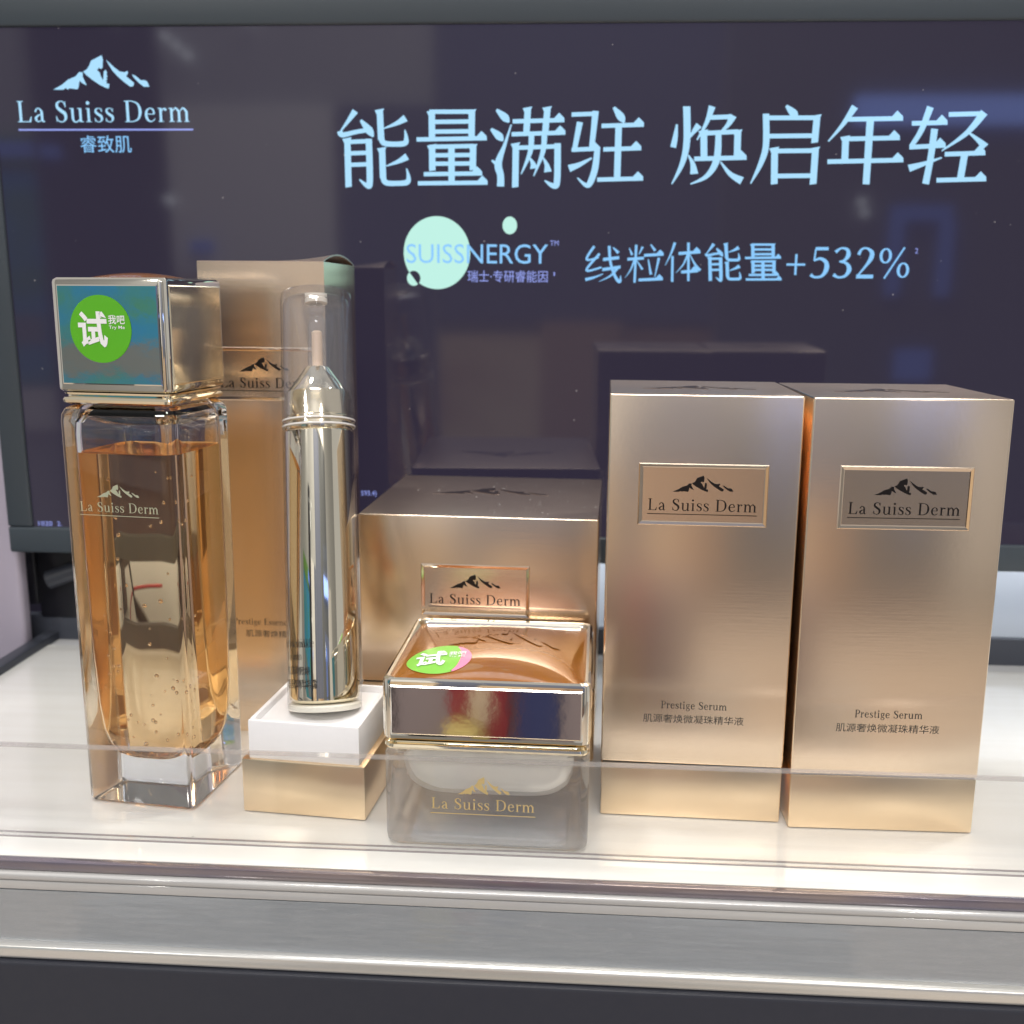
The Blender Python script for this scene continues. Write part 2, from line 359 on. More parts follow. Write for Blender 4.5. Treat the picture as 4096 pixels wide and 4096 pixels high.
def glyph(c):
    if c == 'L': return stem(.2, 0, 1)+ser(.05, .36, .962)+rect(.05, .70, 0, .042)+[[(.70, 0), (.745, .27), (.715, .27), (.60, .04)]], .76
    if c == 'a': return stem(.43, .08, .5, .12)+pen([(.11, .48), (.18, .62), (.31, .645), (.43, .5)], [.09, .06, .06, .12])+pen([(.43, .38), (.25, .32), (.12, .18), (.2, .03), (.34, .06), (.43, .17)], [.04, .07, .13, .06, .05, .04])+pen([(.43, .12), (.48, .02), (.57, .06)], [.12, .06, .03]), .59
    if c == 'S': return pen(SP, SW)+rect(.525, .56, .70, .98)+rect(.06, .092, .02, .29), .64
    if c == 's': return pen([(x*.72+.02, y*XH) for x, y in SP], [w*.78 for w in SW])+rect(.40, .43, .47, .64)+rect(.06, .09, .02, .19), .47
    if c == 'u': return stem(.17, .13, XH, .12)+pen([(.17, .16), (.24, .02), (.38, .02), (.54, .15)], [.12, .07, .06, .04])+stem(.56, 0, XH, .12)+ser(.03, .2, .622)+ser(.42, .58, .622)+ser(.56, .70, 0), .72
    if c == 'i': return stem(.17, 0, XH, .12)+ser(.04, .3, 0)+ser(.04, .2, .622)+disc(.16, .90, .085), .34
    if c == 'D': return stem(.2, 0, 1)+ser(.05, .4, .962)+ser(.05, .4, 0)+pen([(.2, .98), (.45, .975), (.72, .84), (.82, .5), (.72, .16), (.45, .025), (.2, .02)], [.04, .045, .09, .15, .09, .045, .04]), .93
    if c == 'e': return rect(.12, .50, .35, .39)+pen([(.50, .37), (.46, .56), (.32, .645), (.16, .55), (.105, .33), (.17, .11), (.33, .02), (.48, .09), (.53, .17)], [.08, .09, .045, .09, .13, .11, .055, .045, .025]), .58
    if c == 'c': return pen([(.46, .52), (.40, .61), (.29, .64), (.15, .53), (.105, .33), (.17, .11), (.31, .02), (.44, .08), (.50, .17)], [.1, .07, .045, .09, .13, .11, .055, .045, .025]), .54
    if c == 'r': return stem(.17, 0, XH, .12)+ser(.04, .3, 0)+ser(.04, .2, .622)+pen([(.2, .44), (.28, .59), (.40, .63)], [.03, .05, .08])+disc(.41, .58, .06), .46
    if c == 'n': return stem(.17, 0, XH, .12)+stem(.56, 0, .5, .12)+arch(.2, .56)+ser(.04, .3, 0)+ser(.44, .69, 0)+ser(.04, .2, .622), .72
    if c == 'm': return stem(.17, 0, XH, .12)+stem(.54, 0, .5, .12)+stem(.91, 0, .5, .12)+arch(.2, .54)+arch(.57, .91)+ser(.04, .3, 0)+ser(.42, .66, 0)+ser(.79, 1.04, 0)+ser(.04, .2, .622), 1.07
    if c == 'P': return stem(.2, 0, 1)+ser(.05, .38, .962)+ser(.05, .38, 0)+pen([(.2, .98), (.42, .975), (.58, .88), (.60, .73), (.54, .57), (.40, .49), (.2, .485)], [.04, .045, .1, .13, .1, .045, .04]), .68
    if c == 't': return stem(.18, .1, .86, .11)+rect(.04, .36, .62, .66)+pen([(.18, .12), (.25, .02), (.38, .08)], [.11, .06, .03]), .40
    if c == 'g': return ring(.27, .44, .16, .185, .1, .045)+pen([(.2, .27), (.13, .16), (.25, .09), (.42, .05), (.5, -.09), (.36, -.24), (.16, -.22), (.08, -.1), (.2, .03)], [.04, .06, .08, .09, .08, .045, .05, .07, .04])+pen([(.39, .57), (.53, .65)], .05), .56
    if c == 'E': return stem(.2, 0, 1)+rect(.05, .62, .962, 1)+rect(.05, .66, 0, .04)+rect(.2, .48, .5, .54)+rect(.59, .625, .76, 1)+rect(.63, .665, 0, .26)+rect(.46, .49, .40, .64), .70
    if c == 'T': return stem(.37, 0, 1)+rect(.03, .71, .962, 1)+rect(.03, .06, .74, 1)+rect(.68, .71, .74, 1)+ser(.22, .52, 0), .74
    if c == 'o': return ring(.3, .33, .2, .30, .12, .045), .60
    if c == 'A': return pen([(.12, 0), (.38, 1)], .045)+pen([(.40, 1), (.70, 0)], .14)+rect(.22, .6, .33, .37)+ser(.0, .25, 0)+ser(.56, .84, 0), .82
    if c == 'C': return pen([(.66, .74), (.52, .94), (.34, .95), (.16, .76), (.11, .5), (.16, .24), (.34, .05), (.52, .06), (.68, .24)], [.05, .05, .06, .12, .15, .12, .06, .05, .03])+rect(.65, .68, .72, .98), .76
    if c == 'w': return pen([(.08, .64), (.28, 0)], .12)+pen([(.28, 0), (.44, .62)], .04)+pen([(.44, .64), (.64, 0)], .12)+pen([(.64, 0), (.80, .62)], .04)+ser(0, .2, .622)+ser(.34, .52, .622)+ser(.72, .88, .622), .88
    if c == 'k': return stem(.17, 0, 1, .12)+ser(.04, .3, 0)+ser(.04, .2, .962)+pen([(.2, .3), (.52, .64)], .04)+pen([(.28, .38), (.56, 0)], .12)+ser(.44, .66, 0)+ser(.4, .6, .622), .66
    if c == 'l': return stem(.17, 0, 1, .12)+ser(.04, .3, 0)+ser(.04, .2, .962), .34
    if c == '-': return rect(.05, .32, .28, .34), .37
    if c == '5': return rect(.17, .58, .90, 1.0)+pen([(.18, .93), (.15, .56)], .055)+pen([(.14, .56), (.34, .63), (.53, .51), (.55, .28), (.42, .07), (.2, .03), (.06, .11)], [.05, .09, .13, .15, .09, .07, .11]), .68
    if c == '3': return pen([(.08, .84), (.25, .965), (.45, .92), (.49, .74), (.38, .58), (.22, .535)], [.11, .06, .1, .14, .08, .05])+pen([(.22, .54), (.45, .48), (.55, .29), (.44, .08), (.22, .03), (.06, .12)], [.05, .09, .15, .09, .07, .12]), .68
    if c == '2': return pen([(.09, .76), (.17, .93), (.33, .97), (.50, .84), (.49, .65), (.34, .40), (.09, .07)], [.11, .07, .06, .13, .14, .08, .05])+rect(.06, .60, 0, .12), .68
    if c == '%': return ring(.22, .73, .15, .22, .09, .045)+ring(.80, .27, .15, .22, .09, .045)+pen([(.80, 1), (.22, 0)], .055), 1.04
    if c == '+': return rect(.06, .66, .40, .47)+rect(.325, .395, .10, .77), .74
    if c == '.': return disc(.12, .06, .07), .26
    return [], .34
def serif_text(txt, x0, y0, width=None, cap=None, track=.075):
    """polys for a line of serif lettering: starts at x0, baseline y0, cap height given or derived from width"""
    polys, x = [], 0
    for ch in txt:
        g, adv = glyph(ch)
        polys += [[(x+a, b) for a, b in pl] for pl in g]
        x += adv + track
    tot = x - track
    sx = width/tot if width else cap
    sy = cap if cap else sx
    return [[(x0 + a*sx, y0 + b*sy) for a, b in pl] for pl in polys]
LOGO = [
 [(343, 577), (400, 545), (440, 512), (488, 492), (510, 465), (534, 466), (533, 492), (545, 520), (560, 550), (535, 538), (513, 520), (507, 560), (500, 575), (470, 571), (446, 568), (440, 577), (421, 566), (410, 577)],
 [(537, 462), (560, 448), (575, 425), (588, 392), (620, 376), (655, 358), (663, 385), (661, 438), (650, 446), (637, 437), (626, 453), (643, 468), (650, 492), (664, 518), (667, 490), (669, 462), (680, 450), (690, 468), (686, 484), (695, 494), (684, 501), (692, 511), (682, 520), (690, 528), (684, 538), (705, 541), (701, 571), (680, 565), (640, 545), (592, 512), (555, 482)],
 [(683, 388), (700, 402), (735, 435), (770, 462), (800, 467), (820, 459), (825, 470), (812, 494), (840, 515), (864, 536), (858, 556), (840, 560), (800, 530), (760, 495), (725, 458), (697, 412)],
 [(848, 481), (872, 490), (907, 519), (930, 518), (946, 526), (962, 560), (926, 560), (895, 536), (865, 506)]]
def logo(x0, x1, y0, y1):
    return [[(x0 + (a-343)/619*(x1-x0), y0 + (577-b)/219*(y1-y0)) for a, b in pl][::-1] for pl in LOGO]
def flat_polys(name, polys, mat, parent, fn, step=.0004):
    """fn(u, v, lift) -> local point; every poly lies a hair above the one before"""
    verts, faces = [], []
    for k, pl in enumerate(polys):
        b = len(verts); verts += [fn(u, v, step*(k % 12)) for u, v in pl]; faces.append(tuple(range(b, b+len(pl))))
    return mesh_obj(name, verts, faces, mat, parent)
def dense_polys(name, polys, mat, parent, fn, lift, cuts=3):
    b_ = bmesh.new()
    for pl in polys: b_.faces.new([b_.verts.new((u, v, 0)) for u, v in pl])
    bmesh.ops.triangulate(b_, faces=list(b_.faces))
    for _ in range(cuts): bmesh.ops.subdivide_edges(b_, edges=[e for e in b_.edges if e.calc_length() > .12], cuts=1)
    bmesh.ops.triangulate(b_, faces=list(b_.faces))
    b_.verts.index_update()
    vs = [fn(v.co.x, v.co.y, lift) for v in b_.verts]; fs = [tuple(v.index for v in f.verts) for f in b_.faces]; b_.free()
    return mesh_obj(name, vs, fs, mat, parent, smooth=True)
def solid_polys(name, polys, mat, parent, fn, depth):
    """outlines raised by depth, with side walls"""
    verts, faces = [], []
    for pl in polys:
        n = len(pl); b = len(verts)
        verts += [fn(u, v, depth) for u, v in pl] + [fn(u, v, -.01) for u, v in pl]
        faces.append(tuple(range(b, b+n)))
        for i in range(n):
            j = (i+1) % n; faces.append((b+i, b+n+i, b+n+j, b+j))
    return mesh_obj(name, verts, faces, mat, parent)
def sans_polys(txt, x0, y0, width=None, height=None, offset=0., center=False, spacing=1.):
    """outline of a line of plain lettering in the built-in typeface, as (verts, faces) in cm"""
    cu = bpy.data.curves.new('t', 'FONT'); cu.body = txt; cu.offset = offset; cu.space_character = spacing; cu.resolution_u = 3
    ob = bpy.data.objects.new('t', cu); C.objects.link(ob)
    dg = bpy.context.evaluated_depsgraph_get(); me = bpy.data.meshes.new_from_object(ob.evaluated_get(dg))
    vs = [(v.co.x, v.co.y) for v in me.vertices]; fs = [tuple(p.vertices) for p in me.polygons]
    bpy.data.objects.remove(ob); bpy.data.curves.remove(cu); bpy.data.meshes.remove(me)
    if not vs: return [], []
    ax, bx_ = min(v[0] for v in vs), max(v[0] for v in vs); ay, by = min(v[1] for v in vs), max(v[1] for v in vs)
    sx = width/(bx_-ax) if width else None; sy = height/(by-ay) if height else None
    sx = sx or sy; sy = sy or sx
    return [(x0 + (x-ax)*sx, y0 + (y-ay)*sy) for x, y in vs], fs
def sans(name, txt, mat, parent, fn, lift=.003, **kw):
    vs, fs = sans_polys(txt, **kw)
    return mesh_obj(name, [fn(u, v, lift) for u, v in vs], fs, mat, parent)
front = lambda y: (lambda u, v, l: (u, y-l, v))

# ------------------------------------------------------------------ the setting
b = box('shelf', -19.7, 40, -1.18, 17.05, -2.9, 0, 'white_laminate'); struct(b)
box('back_strip', -19.7, 40, 17.05, 18.05, -2.9, -.06, 'back_strip', b)
o = box('side_rail', -20.34, -19.7, -6, 18.3, -2.9, .36, 'rail_dark', b, .08)
o = box('rear_upstand', -24.5, 40, 18.05, 18.5, -2.9, 1.15, 'rail_dark', b, .08)
cb = box('counter', -60, 60, -1.9, 22, -95, -2.93, 'counter_black', None, .12); struct(cb)
wl = box('wall', -21.5, 60, 24, 25, -3, 40, 'light_wall'); struct(wl)
box('dark_panel', -40, -21.52, 24, 25, -3, 40, 'dark_panel', wl)
sp = box('side_panel', -40, -20.36, 16.3, 17.1, -3, 40, 'purple_panel', wl, .25, 3)
fl = box('floor', -500, 500, -600, 60, -96, -95.02, 'floor_tile'); struct(fl)
# the unseen shop across the aisle, panels added for foil, chrome and screen reflections
aw = box('aisle_wall', -420, 420, -262, -258, -95, 190, 'shop_grey'); struct(aw)
for nm, x0, x1, z0, z1, mt in [
    ('poster', -300, -150, -20, 42, 'teal'), ('poster_stripe', -300, -150, 43, 52, 'green'), ('white_panel', -300, -150, -34, -21, 'white'),
    ('reflection_panel', -148, -112, -58, 90, 'dark'), ('reflection_panel', -110, -62, -20, 12, 'warm'), ('reflection_panel', -110, -62, -58, -21, 'warm'), ('reflection_panel', -60, -34, -58, 60, 'bluegrey'),
    ('reflection_panel', -32, -2, -58, -4, 'warm'), ('reflection_panel', -2, 22, -58, 0, 'orange'), ('reflection_panel', 23, 48, -58, -2, 'tan'), ('reflection_panel', 50, 150, -58, 120, 'slate'),
    ('upper_panel', -32, 48, 0, 120, 'bluegrey'), ('cabinet', -56, 150, -84, -59, 'cabinet'), ('cabinet', -148, -57, -84, -59, 'warm'), ('low_white_panel', -148, 150, -95, -85, 'white'), ('white_panel', 160, 230, -60, 60, 'white'),
    ('white_panel', -110, -62, 13, 60, 'white'), ('poster_band', -299, -151, -8, 1, 'white2'), ('light_bar', 20, 150, 122, 132, 'white')]:
    box(nm, x0, x1, -257.9, -254.8 if nm == 'poster_band' else -255, z0, z1, 'shop_'+mt, aw)
emit('sign_blue', (.20, .34, 1.), 1.1); emit('sign_bar', (.26, .40, 1.), 3.0); emit('sign_white', (.9, .95, 1.), 3.5)
for nm, x0, x1, z0, z1, mt in [('lit_sign', 84, 160, 54.5, 62, 'sign_bar'), ('lit_sign', 96.5, 100, 8, 33, 'sign_blue'), ('lit_sign', 100, 113, 29, 33, 'sign_blue'), ('lit_sign', 110.5, 114, 8, 29, 'sign_blue'),
    ('lit_sign', 101, 111, -16, -7, 'sign_blue'), ('lit_sign', -170, -149, 46, 50, 'sign_blue'), ('lit_sign', -146, -141, 45.5, 49, 'sign_blue'), ('lit_sign', -104, -98, 19.5, 22.5, 'sign_blue')]:
    box(nm, x0, x1, -254.7, -252, z0, z1, mt, aw)
for x, z in [(-122, 83), (-84, 82.5), (-108, 78), (-105, 75.5), (-102, 73), (89, 31), (-110, 34), (88, 34)]:
    cyl_between('downlight', (x, -254.7, z), (x, -253, z), 1.0, 'sign_white', aw, 16)

st = box('lid_reflection_props', -60, 40, -118, -96, -95, -62, 'shop_grey'); struct(st)  # unseen coloured blocks added to be mirrored in the jar lid
for nm, x0, x1, z0, z1, mt in [('dark_box', -34, -22, -61.9, -20, 'dark'), ('mauve_box', -21.9, -15, -61.9, -18, 'mauve'), ('red_box', -14.9, -7.2, -61.9, -22, 'red'),
    ('blue_box', -6, -1, -61.9, -20, 'blue'), ('brown_box', -.5, 14, -61.9, -19, 'mauve')]:
    box(nm, x0, x1, -110, -97, z0, z1, 'shop_'+mt, st)
lofted('yellow_prop', [rsq(2.4, 2.3, z, 8, -12.5, -94) for z in (-61.9, -36.5)], 'shop_yellow', st)
lofted('beige_prop', [rsq(h, h*.95, z, 8, -10.6, -95.5) for h, z in ((1.3, -36), (1.6, -33), (.6, -30))], 'shop_warm', st)
# ------------------------------------------------------------------ clear acrylic lip and shelf front
t = empty('acrylic_lip', (0, 0, 0), 0, 'low clear acrylic lip running along the front edge of the white shelf', 'shelf lip')
box('front_sheet', -19.6, 40, -.14, .14, .035, 2.84, 'acrylic_sheet', t)
box('top_edge', -19.6, 40, -.14, .14, 2.842, 2.875, 'acrylic_rim', t)
box('glue_joint', -19.6, 40, .10, .155, .002, .034, 'acrylic_joint', t)
box('glue_joint', -19.6, 40, -.155, -.10, .002, .034, 'acrylic_joint', t)
t = empty('shelf_front', (0, -1.2, -3), 0, 'grey clear-faced price channel along the white shelf edge above black counter', 'price rail')
box('edge_strip', -19.7, 40, -.26, .0, 2.72, 2.998, 'edge_strip', t, .02)
box('ledge', -19.7, 40, -.42, .0, 2.48, 2.70, 'ledge', t, .07, 3)
box('ledge', -19.7, 40, -.36, .0, 2.16, 2.46, 'ledge', t, .05, 3)
box('channel_face', -19.7, 40, -.33, .0, .50, 2.14, 'price_channel', t)
box('channel_cover', -19.7, 40, -.39, -.345, .565, 2.14, 'channel_cover', t)
box('bottom_rail', -19.7, 40, -.58, .0, .075, .56, 'rail_metal', t, .14, 4)

# ------------------------------------------------------------------ gold cartons
def front_logo(parent, x0, z0, y=0., txt_mat='black_foil', plaque_w=3.72, plaque_h=1.83):
    """raised plaque frame with mountain emblem, name and underline; x0, z0 = plaque's lower left"""
    x1, z1 = x0+plaque_w, z0+plaque_h; w = .13
    verts, faces = [], []
    outer = [(x0, z0), (x1, z0), (x1, z1), (x0, z1)]
    def off(d): return [(x0+d, z0+d), (x1-d, z0+d), (x1-d, z1-d), (x0+d, z1-d)]
    rings_ = [(0, 0.0), (.03, .03), (w-.03, .012), (w, -.002)]
    for d, l in rings_: verts += [(a, y-l, c) for a, c in off(d)]
    for k in range(3):
        for i in range(4):
            j = (i+1) % 4; faces.append((k*4+i, k*4+j, (k+1)*4+j, (k+1)*4+i))
    mesh_obj('plaque_frame', verts, faces, 'groove_gold', parent)
    f = front(y)
    flat_polys('plaque', rect(x0+w, x1-w, z0+w, z1-w), 'gold_paper', parent, lambda u, v, l: (u, y-.004, v))
    solid_polys('emblem', logo(x0+.99, x0+2.73, z0+1.0, z0+1.49), txt_mat, parent, f, .022)
    flat_polys('lettering', serif_text('La Suiss Derm', x0+.28, z0+.44, width=3.14, cap=.345)+rect(x0+.27, x0+3.43, z0+.325, z0+.345), txt_mat, parent, lambda u, v, l: (u, y-.008-l, v))
def top_emblem(parent, x0, x1, y0, y1, z):
    solid_polys('top_emblem', logo(x0, x1, y0, y1), 'dull_emboss', parent, lambda u, v, l: (u, v, z+l), .012)
def print_lines(parent, cx, z, lat, cjk, wl_, wc, y=0.):
    flat_polys('product_name', serif_text(lat, cx-wl_/2, z, width=wl_, cap=.235, track=.06), 'print_black', parent, lambda u, v, l: (u, y-.005-l, v))
    sans('product_name', cjk, 'print_black', parent, front(y), x0=cx-wc/2, y0=z-.46, width=wc, height=.265)
def carton(name, loc, rz, w, d, h, label, seam=1.78):
    t = empty(name, loc, rz, label, 'box', 'gold cosmetic boxes')
    g = .03
    if seam:
        box('base', .015, w-.015, .015, d-.015, .03, seam-.02, 'gold_foil', t, .05)
        box('contact_shadow_inset', .12, w-.12, .12, d-.12, 0, .06, 'print_black', t)  # black inset standing in for the contact shadow under the base
        box('inner_sleeve', .06, w-.06, .06, d-.06, seam-.06, seam+.08, 'print_black', t)
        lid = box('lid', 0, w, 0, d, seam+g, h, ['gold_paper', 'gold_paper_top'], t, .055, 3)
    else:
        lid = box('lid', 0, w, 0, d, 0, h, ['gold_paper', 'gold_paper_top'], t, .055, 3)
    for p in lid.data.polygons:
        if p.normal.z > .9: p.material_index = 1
    return t
t1 = carton('serum_box', (5.3835, 2.5715, 0), -.0242, 5.5, 5.42, 13.09, 'tall rose gold serum box touching the shorter square box, lid seam just above the lip')
front_logo(t1, .89, 9.27); top_emblem(t1, 1.0, 4.4, 1.9, 3.2, 13.09)
print_lines(t1, 2.75, 3.60, 'Prestige Serum', '肌源奢焕微凝珠精华液', 1.98, 3.01)
t2 = carton('serum_box', (11.0623, 2.1532, 0), .0105, 5.5, 5.42, 13.09, 'tall greyish gold serum box at the end of the row, its right side free')
front_logo(t2, .86, 9.34); top_emblem(t2, 1.0, 4.4, 1.9, 3.2, 13.09)
print_lines(t2, 2.75, 3.64, 'Prestige Serum', '肌源奢焕微凝珠精华液', 1.98, 3.01)
t3 = carton('cream_box', (-2.9107, 6.7161, 0), -.0326, 8.14, 8.17, 8.578, 'wide square gold box behind the amber-lidded glass jar', seam=2.6)
front_logo(t3, 2.14, 5.08); top_emblem(t3, 1.84, 6.2, 4.1, 5.5, 8.578)
# toner carton with a sprung tuck flap
t4 = empty('toner_box', (-8.5524, 8.0987, 0), -.0227, 'tallest slim gold box behind the tube, its top flap sprung open', 'box', 'gold cosmetic boxes')
TW, TD, TH = 4.39, 4.39, 16.945
bm = bmesh.new()
for a in ((0, TW, 0, .06), (0, TW, TD-.06, TD), (0, .06, .06, TD-.06), (TW-.06, TW, .06, TD-.06)):
    box_bm(a[0], a[1], a[2], a[3], 0, TH-.02, 0, bm=bm)
bm_obj('carton_walls', bm, 'gold_paper', t4)
nx, ny = 16, 14; verts, faces = [], []
for lay in (0, 1):
    for j in range(ny+1):
        for i in range(nx+1):
            s, q = i/nx, j/ny
            z = TH + .30*sin(pi*q)**.8*max(0, (s-.45)/.55)**1.6
            verts.append((.01+s*(TW-.02), .01+q*(TD-.02), z + (0 if lay else -.05)))
n1 = (nx+1)*(ny+1)
for j in range(ny):
    for i in range(nx):
        a = j*(nx+1)+i; q4 = (a, a+1, a+nx+2, a+nx+1)
        faces.append(tuple(reversed(q4))); faces.append(tuple(v+n1 for v in q4))
def rim(ids):
    for a, b_ in zip(ids, ids[1:]): faces.append((a, b_, b_+n1, a+n1))
rim(list(range(nx+1))); rim([j*(nx+1)+nx for j in range(ny+1)]); rim([ny*(nx+1)+i for i in range(nx, -1, -1)]); rim([j*(nx+1) for j in range(ny, -1, -1)])
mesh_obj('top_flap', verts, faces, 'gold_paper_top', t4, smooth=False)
box('inner_flap', .1, TW-.1, .1, TD-.1, TH-.35, TH-.30, 'white_card', t4)
front_logo(t4, .335, 12.23)
print_lines(t4, 2.2, 4.12, 'Prestige Essence Toner', '肌源奢焕精粹水', 3.0, 2.1)

# ------------------------------------------------------------------ toner bottle
tb = empty('toner_bottle', (-10.82, 2.2334, 0), -.1246, 'tall square glass bottle of peach liquid with chrome cap and green sticker', 'bottle')
# local frame: x,y measured from the front left corner
ca, sa = cos(-.1246), sin(-.1246); H = 1.813
tb.location = Vector((-10.8203 + ca*H - sa*H, 2.2334 + sa*H + ca*H, 0))*S
lofted('glass_body', [rsq(h, r, z, 6) for h, r, z in [(1.52, .2, .06), (1.56, .2, .01), (1.66, .22, .01), (1.76, .22, .05), (1.81, .22, .16), (1.81, .2, 3), (1.82, .2, 8), (1.83, .2, 12.1), (1.82, .22, 12.3), (1.75, .25, 12.47), (1.62, .28, 12.56), (1.3, .3, 12.6)]], 'clear_glass', tb)
lofted('base_label', [rsq(1.5, .2, z, 4) for z in (.01, .045)], 'base_label', tb)
cav = [(.35, .3, 1.36), (.8, .5, 1.40), (1.10, .62, 1.55), (1.28, .6, 1.85), (1.40, .55, 2.35), (1.47, .5, 3.2), (1.51, .45, 5), (1.53, .42, 8), (1.54, .42, 11.15)]
liq = loft([rsq(h, r, z, 6) for h, r, z in cav], True, False)
lv, lf = liq; n0 = len(lv)
base = n0-28
# liquid top: a gentle meniscus
rings_ = [rsq(1.54*k, .42*k, 11.15 - .05*(1-((k*1.0)**8))*1.0, 6) for k in (.97, .9, .7, .4, .1)]
prev = list(range(base, n0)); idx = [0]*len(lf)
for rg in rings_:
    st = len(lv); lv += rg; cur = list(range(st, st+28))
    for i in range(28):
        j = (i+1) % 28; lf.append((prev[i], prev[j], cur[j], cur[i])); idx.append(1)
    prev = cur
lf.append(tuple(prev)); idx.append(1)
o = mesh_obj('liquid', lv, lf, ['glass_to_liquid', 'liquid_surface'], tb, smooth=True, idx=idx); o.data.set_sharp_from_angle(angle=radians(40))
lofted('air_space', [rsq(h, r, z, 6) for h, r, z in [(1.54, .42, 11.15), (1.54, .4, 11.7), (1.50, .38, 12.05), (1.38, .4, 12.22), (1.1, .5, 12.32), (.6, .4, 12.36)]], 'glass_to_air', tb, False, True)
bm = bmesh.new()
for k in range(54):
    z = 1.9 + 9*random.random()**1.5; r = random.uniform(.03, .075)
    mtx = Matrix.Translation((random.uniform(-1.2, 1.2), random.uniform(-1.25, -.2), z))
    bmesh.ops.create_icosphere(bm, subdivisions=2, radius=r, matrix=mtx)
o = bm_obj('bubbles', bm, 'bubble_air', tb, smooth=180); o['kind'] = 'stuff'
flat_polys('lettering', serif_text('La Suiss Derm', -1.32, 9.43, width=2.55, cap=.29)+rect(-1.33, 1.24, 9.31, 9.33), 'foil_green_gold', tb, lambda u, v, l: (u, -1.832-l, v))
flat_polys('emblem', logo(-.74, .64, 9.87, 10.27), 'foil_green_gold', tb, lambda u, v, l: (u, -1.832-l, v))
lofted('collar', [rsq(h, r, z, 5) for h, r, z in [(1.3, .3, 12.60), (1.66, .2, 12.61), (1.74, .2, 12.66), (1.76, .2, 12.74), (1.72, .2, 12.81), (1.64, .2, 12.83), (1.64, .2, 12.88), (1.70, .2, 12.90), (1.72, .2, 12.95), (1.5, .2, 12.98)]], 'cap_gold', tb)
cap = lofted('cap', [rsq(h, r, z, 6) for h, r, z in [(1.5, .2, 12.98), (1.74, .2, 12.99), (1.79, .2, 13.04), (1.80, .2, 13.12), (1.80, .2, 16.12), (1.78, .2, 16.2), (1.72, .2, 16.25), (1.66, .2, 16.24), (1.62, .2, 16.18), (1.60, .2, 16.10)]], 'cap_chrome', tb)
def face_panel(parent, rot, half, x0, x1, z0, z1, mat, lift=.02):
    """flat plate set in the side of a cap, with a rounded edge all round"""
    verts, faces = [], []
    rg = []
    for d, l in ((0, 0), (.035, lift), (.08, lift*1.0)):
        rg.append([(x0+d, -half-l, z0+d), (x1-d, -half-l, z0+d), (x1-d, -half-l, z1-d), (x0+d, -half-l, z1-d)])
    c_, s_ = cos(rot), sin(rot)
    for r_ in rg: verts += [(c_*x-s_*y, s_*x+c_*y, z) for x, y, z in r_]
    for k in range(2):
        for i in range(4):
            j = (i+1) % 4; faces.append((k*4+i, k*4+j, (k+1)*4+j, (k+1)*4+i))
    faces.append((8, 9, 10, 11))
    return mesh_obj('side_plate', verts, faces, mat, parent)
for k in range(4): face_panel(cap, k*pi/2, 1.801, -1.58, 1.58, 13.2, 16.05, 'side_reflection_gold' if k == 1 else 'cap_chrome')
def dome(name, half, z0, rise, mat, parent, n=40, rr=.2):
    verts, faces = [], []
    for j in range(n+1):
        for i in range(n+1):
            u, v = -1+2*i/n, -1+2*j/n
            verts.append((u*half, v*half, z0 + rise*(1-u*u)**.8*(1-v*v)**.8))
    for j in range(n):
        for i in range(n):
            a = j*(n+1)+i; faces.append((a, a+1, a+n+2, a+n+1))
    return mesh_obj(name, verts, faces, mat, parent, smooth=True)
dome('cap_dome', 1.62, 16.13, .30, 'amber_resin', cap)
def sticker(parent, fn, two_tone):
    R_ = .965
    a = dense_polys('sticker', disc(0, 0, R_, n=48), 'sticker_pink' if two_tone else 'sticker_green', parent, fn, .0, 4)
    if two_tone:
        pts = [(R_*cos(th), R_*sin(th)) for th in [radians(60 + 240*i/40) for i in range(41)]]
        pts += [(.48*cos(radians(-60)) + .10 + .30*cos(th), .84*sin(th)) for th in [radians(-80 + 160*i/20) for i in range(1, 20)]]
        verts = pts
        dense_polys('sticker_field', [verts], 'sticker_green_pale', a, fn, .006, 4)
    sans('sticker_text', '试', 'sticker_white', a, lambda u, v, l: fn(u, v, .014), x0=-.70, y0=-.52, width=.92, height=1.02, offset=.028)
    sans('sticker_text', '我吧', 'sticker_white', a, lambda u, v, l: fn(u, v, .012), x0=.26, y0=.14, width=.52, height=.26, offset=.012)
    sans('sticker_text', 'Try Me', 'sticker_white', a, lambda u, v, l: fn(u, v, .012), x0=.27, y0=-.02, width=.50, height=.12, offset=.01)
    return a
sticker(tb, lambda u, v, l: (-.24+u, -1.832-l, 14.80+v), False)

# ------------------------------------------------------------------ white tray with gold base, and the leaning tube
tr = empty('display_base', (-5.6916, 1.9225, 0), -.0896, 'low gold box base with white card insert holding the clear tube', 'box base')
box('gold_base', 0, 3.93, 0, 3.87, .03, 1.77, 'gold_foil', tr, .05)
box('contact_shadow_inset', .12, 3.8, .12, 3.75, 0, .06, 'print_black', tr)  # black inset added as the dark contact shadow line below the tray
bm = bmesh.new(); x0, x1, y0, y1, zt, zr = .2, 3.74, .12, 3.72, 3.0, 2.78
box_bm(x0+.1, x1-.1, y0+.1, y1-.1, 1.6, zr, 0, bm=bm)
for a in ((x0, x1, y0, y0+.16), (x0, x1, y1-.16, y1), (x0, x0+.16, y0+.16, y1-.16), (x1-.16, x1, y0+.16, y1-.16)):
    box_bm(a[0], a[1], a[2], a[3], 1.6, zt, .05, bm=bm)
bm_obj('card_insert', bm, 'white_card', tr, smooth=35)
A = Vector((-3.42, 3.50, 2.86)); B = Vector((-4.17, 6.86, 15.93))
tu = empty('eye_cream_tube', A, 0, 'slim clear-capped silver tube leaning back from the white insert onto the slim box', 'tube')
zax = (B-A).normalized(); xax = (Vector((1, 0, 0)) - zax*zax.x).normalized(); yax = zax.cross(xax)
